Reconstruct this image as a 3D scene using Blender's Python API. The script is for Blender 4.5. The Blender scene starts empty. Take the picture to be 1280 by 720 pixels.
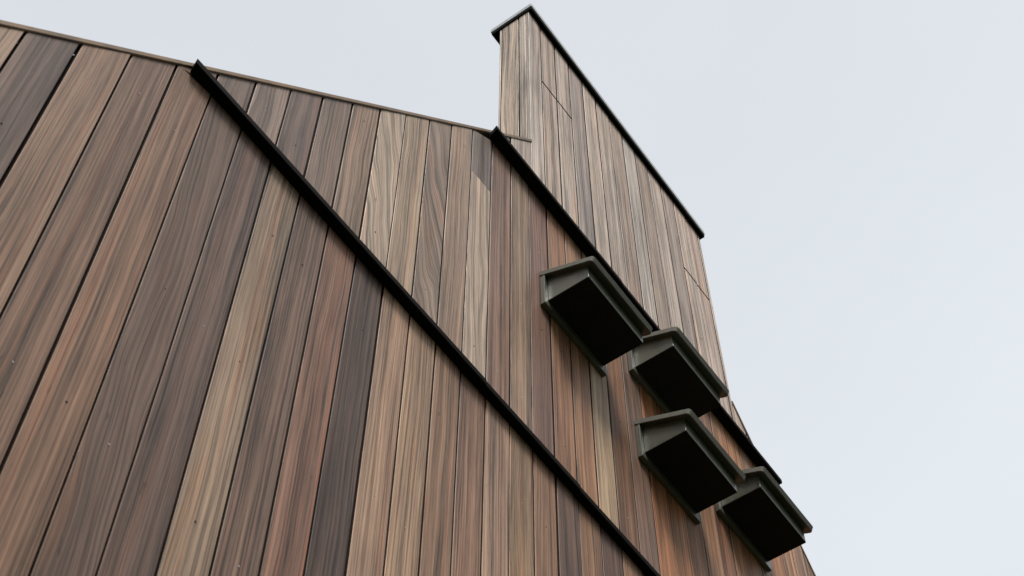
import bpy, bmesh, math, random
from mathutils import Matrix, Vector

random.seed(7)
scene = bpy.context.scene
COL = scene.collection
CZ = 1.6                      # eye height of the photographer above the ground
WY = 2.0                      # the wall face stands 2 m in front of the photographer
X0, PITCH = 1.451, 0.1454     # plank grid along the wall


# ------------------------------------------------------------------ helpers
def s2l(c):
    return tuple((v / 255 / 12.92) if v / 255 <= 0.04045 else ((v / 255 + 0.055) / 1.055) ** 2.4 for v in c)


def link(name, bm, mats, parent=None):
    me = bpy.data.meshes.new(name)
    bm.normal_update()
    bm.to_mesh(me)
    bm.free()
    o = bpy.data.objects.new(name, me)
    for m in (mats if isinstance(mats, (list, tuple)) else [mats]):
        me.materials.append(m)
    COL.objects.link(o)
    if parent is not None:
        o.parent = parent
        # meshes of the house are drawn in world metres
        o.matrix_parent_inverse = Matrix.Translation(-Vector(parent.location)) if parent.parent is None else Matrix.Identity(4)
    return o


def local_part(name, bm, mats, parent):
    o = link(name, bm, mats)
    o.parent = parent
    return o


def add_box(bm, x0, x1, y0, y1, z0, z1, bev=0.0, mat=0):
    g = bmesh.ops.create_cube(bm, size=1.0)
    vs = g['verts']
    for v in vs:
        v.co = Vector((x0 + (v.co.x + .5) * (x1 - x0), y0 + (v.co.y + .5) * (y1 - y0), z0 + (v.co.z + .5) * (z1 - z0)))
    faces = list({f for v in vs for f in v.link_faces})
    for f in faces:
        f.material_index = mat
    if bev:
        edges = list({e for f in faces for e in f.edges})
        bmesh.ops.bevel(bm, geom=edges, offset=bev, segments=2, affect='EDGES', profile=.5)


def add_prism(bm, pts_a, pts_b, mat=0):
    """closed prism between two matching rings of points"""
    a = [bm.verts.new(p) for p in pts_a]
    b = [bm.verts.new(p) for p in pts_b]
    n = len(a)
    fs = [bm.faces.new(a), bm.faces.new(list(reversed(b)))]
    for i in range(n):
        j = (i + 1) % n
        fs.append(bm.faces.new((a[j], a[i], b[i], b[j])))
    for f in fs:
        f.material_index = mat
    return fs


# ------------------------------------------------------------------ materials
class NT:
    def __init__(self, name):
        self.m = bpy.data.materials.new(name)
        self.m.use_nodes = True
        self.t = self.m.node_tree
        self.b = self.t.nodes['Principled BSDF']

    def n(self, kind, **kw):
        nd = self.t.nodes.new(kind)
        for k, v in kw.items():
            setattr(nd, k, v)
        return nd

    def put(self, sock, v):
        if isinstance(v, bpy.types.NodeSocket):
            self.t.links.new(v, sock)
        elif v is not None:
            sock.default_value = v

    def math(self, op, a, b=None, c=None, clamp=False):
        nd = self.n('ShaderNodeMath', operation=op, use_clamp=clamp)
        for i, v in enumerate((a, b, c)):
            if v is not None:
                self.put(nd.inputs[i], v)
        return nd.outputs[0]

    def comb(self, x, y, z):
        nd = self.n('ShaderNodeCombineXYZ')
        for i, v in enumerate((x, y, z)):
            self.put(nd.inputs[i], v)
        return nd.outputs[0]

    def noise(self, vec, scale=1.0, detail=2.0, rough=.5, dist=0.0):
        nd = self.n('ShaderNodeTexNoise')
        self.put(nd.inputs['Vector'], vec)
        nd.inputs['Scale'].default_value = scale
        nd.inputs['Detail'].default_value = detail
        nd.inputs['Roughness'].default_value = rough
        nd.inputs['Distortion'].default_value = dist
        return nd.outputs[0]

    def ramp(self, fac, stops):
        nd = self.n('ShaderNodeMapRange')
        nd.interpolation_type = 'SMOOTHSTEP'
        self.put(nd.inputs[0], fac)
        for i, v in enumerate(stops):
            nd.inputs[1 + i].default_value = v
        return nd.outputs[0]

    def mix(self, fac, a, b, mode='MIX'):
        nd = self.n('ShaderNodeMix', data_type='RGBA', blend_type=mode)
        nd.clamp_factor = True
        self.put(nd.inputs[0], fac)
        self.put(nd.inputs[6], a)
        self.put(nd.inputs[7], b)
        return nd.outputs[2]


def wood_material():
    w = NT('weathered_hardwood')
    xyz = w.n('ShaderNodeSeparateXYZ')
    w.put(xyz.inputs[0], w.n('ShaderNodeNewGeometry').outputs['Position'])
    x, y, z = xyz.outputs
    seed = w.n('ShaderNodeAttribute', attribute_name='seed').outputs['Fac']
    fig = w.n('ShaderNodeAttribute', attribute_name='figure').outputs['Fac']
    tone = w.n('ShaderNodeAttribute', attribute_name='tone').outputs['Color']
    across = w.math('ADD', x, y)
    # the grain wanders a little along every plank, a lot in planks with a lively figure
    wav = w.noise(w.comb(w.math('MULTIPLY', across, 5.0), w.math('MULTIPLY', z, 1.15), seed), 1.0, 2.0)
    wav = w.math('SUBTRACT', wav, .5)
    amp = w.math('MULTIPLY_ADD', fig, .17, .008)
    a2 = w.math('MULTIPLY_ADD', wav, amp, across)
    # boards sawn across the log: the grain runs out at a slant
    slant = w.math('MULTIPLY', w.math('POWER', fig, 3.0), .22)
    a2 = w.math('MULTIPLY_ADD', z, slant, a2)
    s2 = w.math('ADD', seed, 17.3)
    s3 = w.math('ADD', seed, 31.7)
    broad = w.noise(w.comb(w.math('MULTIPLY', a2, 26.0), w.math('MULTIPLY', z, .30), seed), 1.0, 2.0, .55)
    streak = w.noise(w.comb(w.math('MULTIPLY', a2, 105.0), w.math('MULTIPLY', z, .75), s2), 1.0, 4.0, .68)
    fibre = w.noise(w.comb(w.math('MULTIPLY', a2, 430.0), w.math('MULTIPLY', z, 4.2), s3), 1.0, 3.0, .7)
    pores = w.noise(w.comb(w.math('MULTIPLY', across, 900.0), w.math('MULTIPLY', z, 22.0), seed), 1.0, 1.0, .5)
    blot = w.noise(w.comb(w.math('MULTIPLY', across, 9.0), w.math('MULTIPLY', z, 1.6), s3), 1.0, 3.0, .6)
    # value of the grain
    v = w.math('MULTIPLY', w.ramp(broad, (.34, .66, -.5, .5)), .40)
    v = w.math('MULTIPLY_ADD', w.ramp(streak, (.36, .64, -.5, .5)), .52, v)
    v = w.math('MULTIPLY_ADD', w.ramp(fibre, (.34, .66, -.5, .5)), .44, v)
    v = w.math('MULTIPLY_ADD', w.ramp(pores, (.3, .7, -.5, .5)), .10, v)
    v = w.math('MULTIPLY_ADD', w.ramp(blot, (.3, .7, -.5, .5)), .34, v)
    # growth rings: crisp parallel lines whose spacing drifts with the grain
    ring = w.math('SINE', w.math('MULTIPLY_ADD', a2, 520.0, w.math('MULTIPLY', broad, 26.0)))
    ring = w.ramp(ring, (.35, 1.0, 0.0, 1.0))
    v = w.math('MULTIPLY_ADD', w.math('MULTIPLY', ring, w.ramp(blot, (.4, .6, .25, 1.0))), -.34, v)
    gain = w.math('MAXIMUM', w.math('MULTIPLY_ADD', v, 1.22, 1.06), .15)
    gcol = w.n('ShaderNodeCombineColor')
    for i in range(3):
        w.put(gcol.inputs[i], gain)
    c = w.mix(1.0, tone, gcol.outputs[0], 'MULTIPLY')
    # reddish heart streaks and grey weathered streaks
    red = w.ramp(w.noise(w.comb(w.math('MULTIPLY', a2, 46.0), w.math('MULTIPLY', z, .35), s3), 1.0, 2.0), (.52, .70, 0, .55))
    c = w.mix(red, c, w.mix(1.0, c, (1.20, .86, .74, 1), 'MULTIPLY'))
    gry = w.ramp(w.noise(w.comb(w.math('MULTIPLY', a2, 34.0), w.math('MULTIPLY', z, .30), w.math('ADD', seed, 53.1)), 1.0, 2.0), (.52, .72, 0, .6))
    c = w.mix(gry, c, w.mix(1.0, c, (.92, .98, 1.02, 1), 'MULTIPLY'))
    # dark mineral lines that run with the grain
    line = w.ramp(w.noise(w.comb(w.math('MULTIPLY', a2, 170.0), w.math('MULTIPLY', z, .8), w.math('ADD', seed, 71.9)), 1.0, 2.0), (.59, .68, 0, .85))
    c = w.mix(line, c, w.mix(1.0, c, (.42, .38, .36, 1), 'MULTIPLY'))
    # small knots and checks
    kn = w.ramp(w.noise(w.comb(w.math('MULTIPLY', across, 38.0), w.math('MULTIPLY', z, 9.0), w.math('ADD', seed, 131.7)), 1.0, 2.0), (.73, .80, 0, .65))
    c = w.mix(kn, c, w.mix(1.0, c, (.36, .30, .26, 1), 'MULTIPLY'))
    # honey-coloured water stains with a shape of their own
    st = w.ramp(w.noise(w.comb(w.math('MULTIPLY', across, 13.0), w.math('MULTIPLY', z, 1.3), w.math('ADD', seed, 97.3)), 1.0, 3.0, .6, .4), (.60, .74, 0, .55))
    c = w.mix(st, c, w.mix(1.0, c, (1.10, .84, .60, 1), 'MULTIPLY'))
    w.b.inputs['Specular IOR Level'].default_value = .30
    w.put(w.b.inputs['Base Color'], c)
    w.put(w.b.inputs['Roughness'], w.ramp(streak, (.3, .7, .62, .50)))
    bump = w.n('ShaderNodeBump')
    bump.inputs['Strength'].default_value = .55
    bump.inputs['Distance'].default_value = .0012
    h = w.math('MULTIPLY_ADD', streak, .6, w.math('MULTIPLY', fibre, .5))
    w.put(bump.inputs['Height'], h)
    w.put(w.b.inputs['Normal'], bump.outputs[0])
    return w.m


def paint(name, col, rough=.5, var=.12, scale=18., bump=.0, bscale=400., spec=.5, speck=0.):
    w = NT(name)
    pos = w.n('ShaderNodeTexCoord').outputs['Object']
    nz = w.noise(pos, scale, 4.0, .6)
    k = w.ramp(nz, (.25, .75, 1 - var, 1 + var))
    g = w.n('ShaderNodeCombineColor')
    for i in range(3):
        w.put(g.inputs[i], k)
    c = w.mix(1.0, (*col, 1), g.outputs[0], 'MULTIPLY')
    if speck:
        sp = w.ramp(w.noise(pos, 260., 2., .7), (.56, .66, 0, speck))
        c = w.mix(sp, c, (.20, .195, .18, 1))
    w.put(w.b.inputs['Base Color'], c)
    w.put(w.b.inputs['Roughness'], w.ramp(nz, (.3, .7, max(0, rough - .07), rough + .07)))
    w.b.inputs['Specular IOR Level'].default_value = spec
    if bump:
        b = w.n('ShaderNodeBump')
        b.inputs['Strength'].default_value = .5
        b.inputs['Distance'].default_value = bump
        w.put(b.inputs['Height'], w.noise(pos, bscale, 3., .6))
        w.put(w.b.inputs['Normal'], b.outputs[0])
    return w.m


WOOD = wood_material()
TRIM = paint('brown_trim_timber', (.19, .125, .075), .6, .35, 7., bump=.0008, bscale=90., spec=.3)
BLACK = paint('black_painted_metal', (.0045, .0038, .0032), .7, .2, 6., spec=.04)
COPING = paint('grey_coping_metal', (.46, .47, .47), .45, .15, 9.)
_b = COPING.node_tree.nodes['Principled BSDF']
_b.inputs['Metallic'].default_value = .35
MEMBRANE = paint('black_membrane', (.006, .005, .0045), .9, .2, 3., spec=.1)
OLIVE = paint('olive_black_paint', (.056, .060, .040), .38, .14, 22., bump=.0005, bscale=220., spec=.9)
OLIVE_LIT = paint('olive_baked_light', (.092, .097, .068), .42, .16, 22., bump=.0005, bscale=220., spec=.8)  # paler olive copy: the front face's extra light put into the colour
OLIVE_SHADED = paint('underside_baked_shade', (.014, .014, .011), .85, .3, 14., spec=.1)  # shade below the box put into the floor's colour as near-black
FELT = paint('grainy_mineral_felt', (.118, .118, .094), .7, .2, 30., bump=.0014, bscale=330., spec=.5, speck=.6)
PIN = paint('steel_pin_head', (.42, .40, .38), .35, .1, 5.)
SLATE = paint('dark_roof_slate', (.045, .047, .05), .6, .25, 4.)
PLASTER = paint('grey_plinth_render', (.22, .21, .20), .8, .15, 3.)


# ------------------------------------------------------------------ the house
def zl(x):                    # underside of the left verge batten, above ground
    return CZ + 6.800 + 1.297 * (x - 2.905)


def zr(x):                    # underside of the right verge batten
    return CZ + 6.722 - 1.2375 * (x - 4.823)


EAVE_L = -0.60
EAVE_R = 4.823 + (CZ + 6.722 - zl(EAVE_L)) / 1.2375
CH_L, CH_R, CH_T, CH_D = 2.930, 4.823, CZ + 8.488, 0.205   # chimney: left, right, top, depth
F1, F1T, F1P = CZ + 4.380, .040, .037                       # drip flashings: underside, height, projection
F2, F2T, F2P = CZ + 6.346, .040, .056

T = {}


def tones(panel, start, cols):
    for i, c in enumerate(cols):
        T[(panel, start + i)] = c


# plank colours as they look in daylight, read off the photograph (R, G, B, figure)
tones('lower', -12, [(112, 96, 86, .1), (98, 86, 80, .1), (122, 104, 92, .1), (92, 80, 76, .2), (104, 88, 80, .1),
                     (118, 104, 94, .2), (96, 84, 80, .1), (124, 106, 94, .1), (110, 92, 82, .1), (118, 98, 86, .1)])
tones('lower', -2, [(92, 79, 73, .5), (96, 82, 77, .15), (130, 117, 106, .15), (110, 94, 86, .1), (122, 99, 89, .25),
                    (84, 72, 67, .2), (152, 132, 118, .1), (146, 128, 113, .15), (124, 105, 92, .2), (138, 115, 102, .1),
                    (150, 131, 119, .1), (140, 121, 103, .45), (122, 100, 85, .2), (92, 77, 70, .3), (122, 100, 83, .15),
                    (97, 80, 73, .2), (130, 107, 90, .2), (118, 96, 82, .2), (135, 110, 92, .2)])
tones('middle', -2, [(104, 94, 91, .1), (118, 108, 104, .5), (102, 91, 88, .3), (108, 98, 93, .45),
                     (122, 110, 101, .35), (152, 144, 136, .85), (140, 129, 118, .4), (124, 113, 106, 1.0),
                     (134, 120, 110, .2), (156, 146, 138, .45), (122, 103, 94, .1), (134, 119, 107, .25), (106, 87, 80, .15),
                     (134, 106, 88, .15), (138, 111, 92, .15), (152, 138, 122, .15), (112, 88, 73, .2), (108, 92, 84, .2),
                     (144, 106, 80, .1), (142, 106, 78, .1), (128, 98, 78, .2), (138, 112, 94, .1), (116, 92, 78, .2),
                     (144, 114, 92, .1), (150, 114, 84, .1), (132, 108, 92, .1), (138, 104, 80, .1), (150, 120, 98, .1)])
tones('upper', 8, [(140, 130, 124, .1), (150, 140, 133, .1), (165, 156, 150, .25), (162, 147, 137, .1), (164, 152, 144, .1),
                   (140, 131, 128, .15), (176, 163, 153, .1), (158, 146, 137, .1), (156, 141, 131, .1), (174, 168, 163, .1),
                   (142, 128, 118, .15), (166, 154, 145, .1), (150, 138, 132, .15), (168, 155, 145, .1), (160, 147, 140, .1),
                   (166, 150, 140, .1), (160, 148, 140, .1), (160, 148, 140, .1), (150, 138, 130, .1), (146, 134, 126, .1)])


def tone_of(panel, k):
    if (panel, k) in T:
        return T[(panel, k)]
    r = random.Random(k * 31 + len(panel))
    base = random.Random(k * 17 + 3).choice([(118, 98, 85), (132, 108, 90), (104, 88, 80), (140, 118, 102)])
    return (*base, r.uniform(.05, .35))


SAT = {'lower': 1.14, 'middle': 1.12, 'upper': .92, 'side': 1.1}
GAIN = {'lower': .97, 'middle': 1.04, 'upper': 1.12, 'side': 1.2}


class Planks:
    """vertical planks with softened arrises, collected into one cladding mesh"""
    def __init__(self, panel):
        self.bm = bmesh.new()
        self.panel = panel
        self.seed = self.bm.faces.layers.float.new('seed')
        self.fig = self.bm.faces.layers.float.new('figure')
        self.tone = self.bm.faces.layers.float_color.new('tone')

    def colour(self, faces, col, seed, gain=None):
        g = GAIN[self.panel] if gain is None else gain
        c = s2l(col[:3])
        lum = .3 * c[0] + .5 * c[1] + .2 * c[2]
        c = [max(.01, (lum + (v - lum) * SAT[self.panel]) * k) for v, k in zip(c, (1.05, .98, .91) if self.panel == 'upper' else (1.09, .97, .855))]
        for f in faces:
            f[self.seed] = seed
            f[self.fig] = col[3]
            f[self.tone] = (c[0] * g, c[1] * g, c[2] * g, 1)

    def plank(self, a, b, zlo, zhi, col, seed, along='x', face=WY, back=None, jitter=0., out=-1, twist=0.):
        """a..b across the wall, zlo/zhi functions of the across coordinate"""
        c, t = .0014, .020
        yf = face + jitter
        yb = face - out * t if back is None else back
        prof = [(a, yb), (a, yf - out * c + twist), (a + c, yf + twist), (b - c, yf - twist), (b, yf - out * c - twist), (b, yb)]
        def P(u, v, z):
            return (u, v, z) if along == 'x' else (v, u, z)
        lo = [P(u, v, zlo(u)) for u, v in prof]
        hi = [P(u, v, zhi(u)) for u, v in prof]
        fs = add_prism(self.bm, lo, hi)
        self.colour(fs, col, seed)
        self.colour([fs[2], fs[6]], (42, 34, 30, 0), seed)      # shade of the gaps painted onto the plank edges
        if self.panel == 'upper' and abs(a - CH_L) < .002:
            self.colour([fs[2]], col, seed)                     # the chimney's corner plank shows its edge
        return fs

    def pin(self, x, z, r=.0032, yf=WY, mat=1):
        vs = []
        for i in range(8):
            an = i * math.pi / 4
            vs.append(self.bm.verts.new((x + r * math.cos(an), yf - .0006, z + r * math.sin(an))))
        vb = [self.bm.verts.new((v.co.x, yf + .004, v.co.z)) for v in vs]
        fs = [self.bm.faces.new(vs)]
        for i in range(8):
            j = (i + 1) % 8
            fs.append(self.bm.faces.new((vs[i], vb[i], vb[j], vs[j])))
        for f in fs:
            f.material_index = mat

    def build(self, parent):
        bmesh.ops.recalc_face_normals(self.bm, faces=self.bm.faces)
        return link('cladding', self.bm, [WOOD, PIN, BLACK], parent)


house = bpy.data.objects.new('timber_house', None)
COL.objects.link(house)
house.location = (3.85, WY + 4, 0)
house['label'] = 'tall gabled house clad in weathered vertical timber planks, seen from close below'
house['category'] = 'house'

GAP = .0086
PINROWS = [CZ + v for v in (.9, 1.42, 2.06, 2.71, 3.365, 4.03, 4.62, 5.245, 5.86, 6.44, 7.05, 7.66, 8.2)]


def front_top(x):
    return min(zl(x), zr(x))


def run_panel(panel, zlo, kmin, kmax, zhi_cap=None, joints=None):
    P = Planks(panel)
    rnd = random.Random(len(panel) * 101 + 5)
    for k in range(kmin, kmax):
        gp = .0125 if panel == 'upper' else GAP
        a = X0 + PITCH * k + gp / 2 + rnd.uniform(-.0012, .0012)
        b = X0 + PITCH * (k + 1) - gp / 2 + rnd.uniform(-.0012, .0012)
        jit = rnd.uniform(-.0016, .0016)
        seed = rnd.uniform(0, 400)
        segs = [(a, b)]
        if panel == 'upper' and a < CH_R < b:
            segs = [(a, CH_R), (CH_R + .006, b)]
        if panel == 'upper' and abs(b - CH_L) < .06:
            segs = [(a, CH_L - .003)]
        for (p, q) in segs:
            mid = (p + q) / 2
            if panel == 'upper' and q > CH_L and p < CH_R - .001:
                p = max(p, CH_L)
                q = min(q, CH_R)
                hi = lambda u: CH_T
                if q - p < .02:
                    continue
            else:
                use = zl if mid < 3.85 else zr
                hi = (lambda u, f=use: f(u) - .003)
                if zhi_cap is not None:
                    if min(hi(p), hi(q)) > zhi_cap:
                        hi = lambda u: zhi_cap
                    elif max(hi(p), hi(q)) > zhi_cap:       # the verge cuts this plank's corner off
                        hi = (lambda u, h=hi: min(h(u), zhi_cap))
            if max(hi(p), hi(q)) < zlo + .03:
                continue
            lo = (lambda u, h=hi: min(zlo, h(u) - .002))
            col = tone_of(panel, k)
            cuts = (joints or {}).get(k)
            if cuts:
                cz, col2, gap = cuts
                f1 = P.plank(p, q, lo, lambda u: cz - gap / 2, col, seed, jitter=jit)
                f2 = P.plank(p, q, lambda u: cz + gap / 2, hi, col2 or col, seed + (60 if col2 else 0), jitter=jit - .0006)
                if not col2:                                        # open joint, its shade painted onto the plank ends
                    P.colour([f1[1], f2[0]], (42, 34, 30, 0), seed)
            else:
                P.plank(p, q, lo, hi, col, seed, jitter=jit, twist=rnd.uniform(-.0011, .0011))
            for zr_ in PINROWS:
                zz = zr_ + rnd.uniform(-.012, .012)
                xx = (p + q) / 2 + rnd.uniform(-.006, .006)
                if zlo + .03 < zz < min(hi(xx), hi(p), hi(q)) - .03 and rnd.random() < .5:
                    P.pin(xx, zz, rnd.uniform(.0020, .0032), WY + jit - .0005, 2 if rnd.random() < .42 else 1)
    return P


kL, kR = int((EAVE_L - X0) / PITCH) - 1, int((EAVE_R - X0) / PITCH) + 1
lower = run_panel('lower', .35, kL, kR, F1 - .002)
lower.build(house)
mid = run_panel('middle', F1 + F1T + .006, -4, 40, F2 - .002,
                joints={7: (CZ + 5.865, (102, 95, 93, .1), .0012)})
mid.build(house)
upper = run_panel('upper', F2 + F2T + .006, 7, 29, None,
                  joints={11: (CZ + 7.752, None, .018), 12: (CZ + 7.752, None, .018),
                          21: (CZ + 7.703, None, .018), 22: (CZ + 7.703, None, .018)})
upper.build(house)

# dark breather membrane and structure behind the open joints
bm = bmesh.new()
yb = WY + .026
apex = 3.85
za = min(zl(apex), zr(apex))
outline = [(EAVE_L + .02, .0), (EAVE_R - .02, .0), (EAVE_R - .02, zr(EAVE_R - .02) - .01), (apex, za - .01), (EAVE_L + .02, zl(EAVE_L + .02) - .01)]
add_prism(bm, [(x, yb, z) for x, z in outline], [(x, WY + 8.0, z) for x, z in outline])
bmesh.ops.recalc_face_normals(bm, faces=bm.faces)
link('wall', bm, MEMBRANE, house)

# side walls clad the same way
for side, fx, out in (('l', EAVE_L, -1), ('r', EAVE_R, 1)):
    P = Planks('side')
    rnd = random.Random(17 if side == 'l' else 23)
    ztop = zl(EAVE_L) - .03
    for k in range(55):
        a = WY + .022 + k * PITCH + GAP / 2
        P.plank(a, a + PITCH - GAP, lambda u: .35, lambda u: ztop, tone_of('side', k), rnd.uniform(0, 400), along='y', face=fx, out=out)
    P.build(house)

# plinth
bm = bmesh.new()
add_box(bm, EAVE_L + .03, EAVE_R - .03, WY + .008, WY + .0255, 0, .345)
link('plinth', bm, PLASTER, house)


# drip flashings (three lengths each, lapped)
def flashing(xa, xb, z, t, p, laps):
    bm = bmesh.new()
    xs = [xa] + laps + [xb]
    for i in range(len(xs) - 1):
        o = -.0040 * i
        y0, y1 = WY - p + (.0015 * i), WY + .021
        prof = [(y1, z + o + .001), (y0 + .004, z + o), (y0, z + o + .004), (y0, z + o + t - .010), (y0 + .004, z + o + t - .006), (y1, z + t + .002)]
        skew = .35 if i == 0 else 0            # the end is cut back at an angle along the verge
        a = [(xs[i] + skew * (y - y0), y, zz) for y, zz in prof]
        b = [(xs[i + 1] - .0006, y, zz) for y, zz in prof]
        add_prism(bm, a, b)
    bmesh.ops.recalc_face_normals(bm, faces=bm.faces)
    return link('drip_flashing', bm, BLACK, house)


f1l = 2.905 + (F1 + .02 - CZ - 6.800) / 1.297 - .004
f1r = 4.823 + (CZ + 6.722 - F1 - .02) / 1.2375
flashing(f1l, f1r + .04, F1, F1T, F1P, [2.57, 3.16])
f2l = 2.905 + (F2 + .02 - CZ - 6.800) / 1.297 + .002
flashing(f2l, 5.165, F2, F2T, F2P, [3.62])


# verge battens along the gable
def batten(xa, xb, f, h, proud):
    bm = bmesh.new()
    L = bm.faces.layers
    P = Planks('side')
    y0, y1 = WY - proud, WY + .05
    def ring(x):
        return [(x, y1, f(x)), (x, y0 + .003, f(x)), (x, y0, f(x) + .004), (x, y0, f(x) + h - .006), (x, y0 + .004, f(x) + h), (x, y1, f(x) + h)]
    fs = add_prism(P.bm, ring(xa), ring(xb))
    P.colour(fs, (120, 98, 76, .1), 12.5)
    bmesh.ops.recalc_face_normals(P.bm, faces=P.bm.faces)
    bm.free()
    return link('verge_trim', P.bm, TRIM, house)


batten(EAVE_L - .05, CH_L + .003, zl, .031, .006)
batten(CH_R + .004, EAVE_R + .05, zr, .031, .006)

# roof slopes behind the verge
for xa, xb, f in ((EAVE_L - .18, apex, zl), (apex, EAVE_R + .18, zr)):
    bm = bmesh.new()
    def ring(y):
        return [(xa, y, f(xa) - .002), (xb, y, f(xb) - .002), (xb, y, f(xb) + .038), (xa, y, f(xa) + .038)]
    add_prism(bm, ring(WY + .206), ring(WY + 8.15))
    bmesh.ops.recalc_face_normals(bm, faces=bm.faces)
    link('roof', bm, SLATE, house)

# chimney: a thin tall slab rising flush with the gable, its left cheek clad in planks
bm = bmesh.new()
add_box(bm, CH_L + .021, CH_R - .021, WY + .0205, WY + CH_D - .002, CZ + 6.55, CH_T - .002)
chim = link('chimney', bm, MEMBRANE, house)
P = Planks('upper')
zb_ = CZ + 6.80
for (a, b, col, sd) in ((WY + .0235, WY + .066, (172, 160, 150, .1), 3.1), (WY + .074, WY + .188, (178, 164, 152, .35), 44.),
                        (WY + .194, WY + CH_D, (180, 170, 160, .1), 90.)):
    P.plank(a, b, lambda u: zb_, lambda u: CH_T, col, sd, along='y', face=CH_L, out=-1)
P.build(chim).name = 'cheek_cladding'
P = Planks('upper')
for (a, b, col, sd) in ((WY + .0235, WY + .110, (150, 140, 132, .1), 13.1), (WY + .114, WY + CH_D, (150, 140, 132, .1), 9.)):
    P.plank(a, b, lambda u: zb_, lambda u: CH_T, col, sd, along='y', face=CH_R, out=1)
P.build(chim).name = 'cheek_cladding'
bm = bmesh.new()
add_box(bm, CH_L - .008, CH_R + .026, WY - .026, WY + .262, CH_T + .003, CH_T + .030, .002)
o = link('coping_board', bm, BLACK, chim)
bm = bmesh.new()
add_box(bm, CH_L - .012, CH_R + .030, WY - .030, WY + .266, CH_T + .031, CH_T + .072, .003)
o = link('coping', bm, COPING, chim)


# ------------------------------------------------------------------ nest boxes
BW, BPW, BD = .420, .470, .206


def make_box():
    root = bpy.data.objects.new('nest_box', None)
    COL.objects.link(root)
    w2, p2 = BW / 2, BPW / 2
    zt_b, zt_f = .262, .136            # roof top at the wall and at the front edge
    depth = .280
    th = .032
    sl_ = (zt_b - zt_f) / depth
    ca = 1 / math.sqrt(1 + sl_ * sl_)
    lean = th * sl_ * ca               # the edges are square to the slope
    def ztop(y):                       # y measured outwards from the wall
        return zt_b + (zt_f - zt_b) * y / depth
    def zund(y):
        return ztop(y) - th / ca
    bm = bmesh.new()                   # back board
    add_box(bm, -p2, p2, -.025, -.002, 0, zund(.025) - .002, .0018)
    local_part('back_board', bm, OLIVE, root)
    yi, yo = .0255, .0255 + BD
    for sx in (-1, 1):                 # side panels
        bm = bmesh.new()
        xa, xb = (-w2, -w2 + .018) if sx < 0 else (w2 - .018, w2)
        ring = lambda x: [(x, -yi, .043), (x, -yo, .043), (x, -yo, zund(yo) - .001), (x, -yi, zund(yi) - .001)]
        add_prism(bm, ring(xa), ring(xb))
        bmesh.ops.recalc_face_normals(bm, faces=bm.faces)
        bmesh.ops.bevel(bm, geom=bm.edges[:], offset=.0012, segments=1, affect='EDGES')
        local_part('side_panel', bm, OLIVE, root)
    bm = bmesh.new()                   # front panel between the sides
    add_box(bm, -w2 + .0185, w2 - .0185, -yo, -yo + .018, .043, zund(yo) - .002, .0012)
    local_part('front_panel', bm, OLIVE_LIT, root)
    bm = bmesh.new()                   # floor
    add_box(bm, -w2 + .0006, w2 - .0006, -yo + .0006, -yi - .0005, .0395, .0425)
    local_part('floor_panel', bm, OLIVE_SHADED, root)
    bm = bmesh.new()                   # sloping roof with rounded front corners
    r = .016
    pl = [(-p2, 0.002)]
    for i in range(5):
        an = i / 4 * math.pi / 2
        pl.append((-p2 + r - r * math.cos(an), depth - r + r * math.sin(an)))
    for i in range(5):
        an = i / 4 * math.pi / 2
        pl.append((p2 - r + r * math.sin(an), depth - r + r * math.cos(an)))
    pl.append((p2, 0.002))
    pb = [(x, y if y < .01 else y - lean) for x, y in pl]
    add_prism(bm, [(x, -y, zund(y)) for x, y in pb], [(x, -y, ztop(y)) for x, y in pl])
    bmesh.ops.recalc_face_normals(bm, faces=bm.faces)
    es = [e for e in bm.edges if all(abs(v.co.z - ztop(-v.co.y)) < 1e-5 for v in e.verts) or all(abs(v.co.z - zund(-v.co.y)) < 1e-5 for v in e.verts)]
    bmesh.ops.bevel(bm, geom=es, offset=.003, segments=2, affect='EDGES')
    roof = local_part('roof', bm, [FELT, OLIVE], root)
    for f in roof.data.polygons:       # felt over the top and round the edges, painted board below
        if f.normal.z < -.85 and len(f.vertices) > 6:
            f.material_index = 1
    return root


def copy_tree(o):
    c = o.copy()
    COL.objects.link(c)
    for ch in list(o.children):
        d = ch.copy()
        COL.objects.link(d)
        d.parent = c
    return c


LABELS = ['dark olive nest box at the left end of the group, touching the upper black flashing',
          'uppermost dark olive nest box, tucked under the upper black flashing right of the leftmost box',
          'dark olive nest box hanging directly below the uppermost one, nearest the lower black flashing',
          'dark olive nest box at the right end of the group, partly against the pale sky']
LABELS[0] = 'largest-looking dark olive nest box, leftmost of the four, bare planks to its left and below'
spots = [(2.977, 5.426), (3.690, 5.748), (3.690, 5.123), (4.384, 5.424)]
box0 = make_box()
for i, (x, z) in enumerate(spots):
    o = box0 if i == 0 else copy_tree(box0)
    o.location = (x + BPW / 2, WY, CZ + z)
    o['label'] = LABELS[i]
    o['category'] = 'nest box'
    o['group'] = 'nest boxes fixed to the plank wall'

# ------------------------------------------------------------------ ground
bm = bmesh.new()
bmesh.ops.create_grid(bm, x_segments=8, y_segments=8, size=600)
g = NT('mown_grass_ground')
pos = g.n('ShaderNodeTexCoord').outputs['Object']
c = g.mix(g.noise(pos, 1.3, 6., .65), (.012, .018, .007, 1), (.035, .042, .016, 1))
g.put(g.b.inputs['Base Color'], c)
g.b.inputs['Roughness'].default_value = .9
ground = link('ground', bm, g.m)
ground['label'] = 'flat dark green lawn in front of the house'
ground['category'] = 'ground'
ground['kind'] = 'structure'

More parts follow.
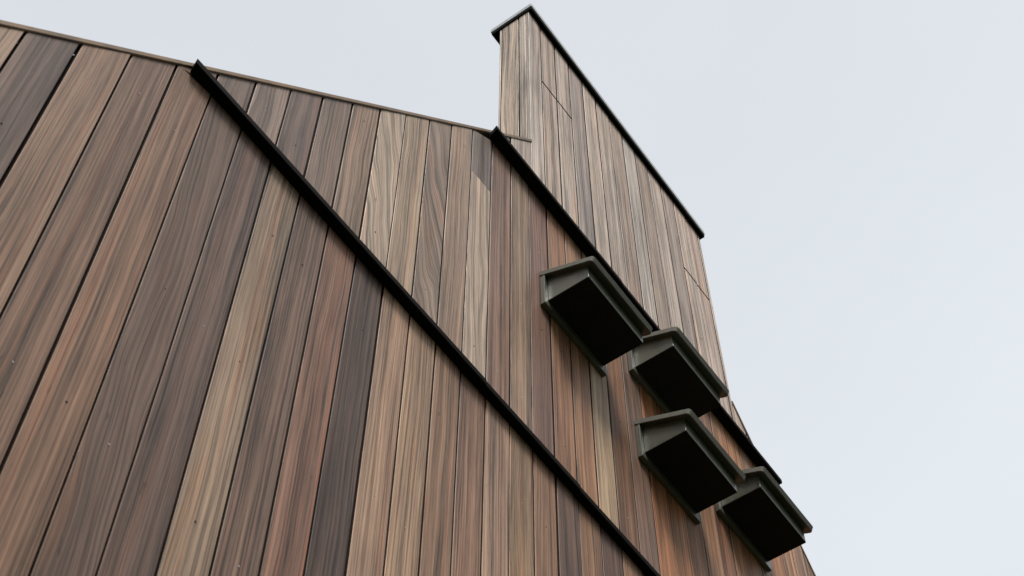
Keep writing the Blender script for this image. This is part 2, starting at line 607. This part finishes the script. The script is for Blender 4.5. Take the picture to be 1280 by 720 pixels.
# ------------------------------------------------------------------ sky and light
SUN_EL, SUN_AZ = math.radians(59), math.radians(217)     # high, behind the photographer's left shoulder
w = bpy.data.worlds.new('World')
scene.world = w
w.use_nodes = True
nt = w.node_tree
bg = nt.nodes['Background']
sky = nt.nodes.new('ShaderNodeTexSky')
sky.sky_type = 'NISHITA'
sky.sun_disc = False
sky.sun_elevation = SUN_EL
sky.sun_rotation = SUN_AZ
sky.air_density = 1.0
sky.dust_density = 6.0
sky.ozone_density = 1.0
hs = nt.nodes.new('ShaderNodeHueSaturation')
hs.inputs['Saturation'].default_value = .30
nt.links.new(sky.outputs[0], hs.inputs['Color'])
# even overcast veil over the clear-sky colour
tc = nt.nodes.new('ShaderNodeTexCoord')
nz = nt.nodes.new('ShaderNodeTexNoise')
nz.inputs['Scale'].default_value = 1.6
nz.inputs['Detail'].default_value = 4
nt.links.new(tc.outputs['Generated'], nz.inputs['Vector'])
mr = nt.nodes.new('ShaderNodeMapRange')
mr.inputs[1].default_value = .3
mr.inputs[2].default_value = .7
mr.inputs[3].default_value = .955
mr.inputs[4].default_value = 1.045
nt.links.new(nz.outputs[0], mr.inputs[0])
veil = nt.nodes.new('ShaderNodeMix')
veil.data_type = 'RGBA'
veil.inputs[0].default_value = .80
nt.links.new(hs.outputs[0], veil.inputs[6])
veil.inputs[7].default_value = (4.72, 5.02, 5.30, 1)
vm = nt.nodes.new('ShaderNodeVectorMath')
vm.operation = 'SCALE'
nt.links.new(veil.outputs[2], vm.inputs[0])
nt.links.new(mr.outputs[0], vm.inputs['Scale'])
# an overcast sky is dimmer towards the horizon
sep = nt.nodes.new('ShaderNodeSeparateXYZ')
nt.links.new(tc.outputs['Generated'], sep.inputs[0])
el = nt.nodes.new('ShaderNodeMapRange')
el.interpolation_type = 'SMOOTHSTEP'
el.inputs[1].default_value = -.02
el.inputs[2].default_value = .76
el.inputs[3].default_value = .06
el.inputs[4].default_value = 1.0
hi = nt.nodes.new('ShaderNodeMapRange')      # thinner cloud lower down, a little greyer overhead
hi.inputs[1].default_value = .66
hi.inputs[2].default_value = .96
hi.inputs[3].default_value = 1.09
hi.inputs[4].default_value = .90
nt.links.new(sep.outputs[2], hi.inputs[0])
prod = nt.nodes.new('ShaderNodeMath')
prod.operation = 'MULTIPLY'
nt.links.new(el.outputs[0], prod.inputs[0])
nt.links.new(hi.outputs[0], prod.inputs[1])
nt.links.new(sep.outputs[2], el.inputs[0])
vm2 = nt.nodes.new('ShaderNodeVectorMath')
vm2.operation = 'SCALE'
nt.links.new(vm.outputs[0], vm2.inputs[0])
nt.links.new(prod.outputs[0], vm2.inputs['Scale'])
nt.links.new(vm2.outputs[0], bg.inputs['Color'])
bg.inputs['Strength'].default_value = .070

sl = bpy.data.lights.new('Sun', 'SUN')
sl.energy = 1.5
sl.angle = math.radians(18)
sl.color = (1, .96, .9)
so = bpy.data.objects.new('Sun', sl)
COL.objects.link(so)
sd = Vector((math.sin(SUN_AZ) * math.cos(SUN_EL), math.cos(SUN_AZ) * math.cos(SUN_EL), math.sin(SUN_EL)))
so.rotation_euler = sd.to_track_quat('Z', 'Y').to_euler()
so.location = (-8, -10, 15)

# ------------------------------------------------------------------ camera
cam = bpy.data.cameras.new('Camera')
cam.sensor_width = 36
cam.lens = 36 * 1927.97 / 1280
cam.clip_start = .05
cam.clip_end = 3000
cam.dof.use_dof = True
cam.dof.focus_distance = 7.0
cam.dof.aperture_fstop = 8.0
co = bpy.data.objects.new('Camera', cam)
COL.objects.link(co)
Rm = Matrix(((0.5832990447, -0.6829263952, -0.4397428375), (-0.8122564342, -0.4895515907, -0.3171414907), (0.0013074895, 0.5421722777, -0.8402663338)))
co.matrix_world = Matrix.Translation((0, 0, CZ)) @ Rm.to_4x4()
scene.camera = co

scene.render.engine = 'CYCLES'
vs = scene.view_settings
vs.view_transform = 'Standard'
vs.look = 'None'
vs.gamma = 1
vs.use_curve_mapping = False
vs.exposure = 1.36
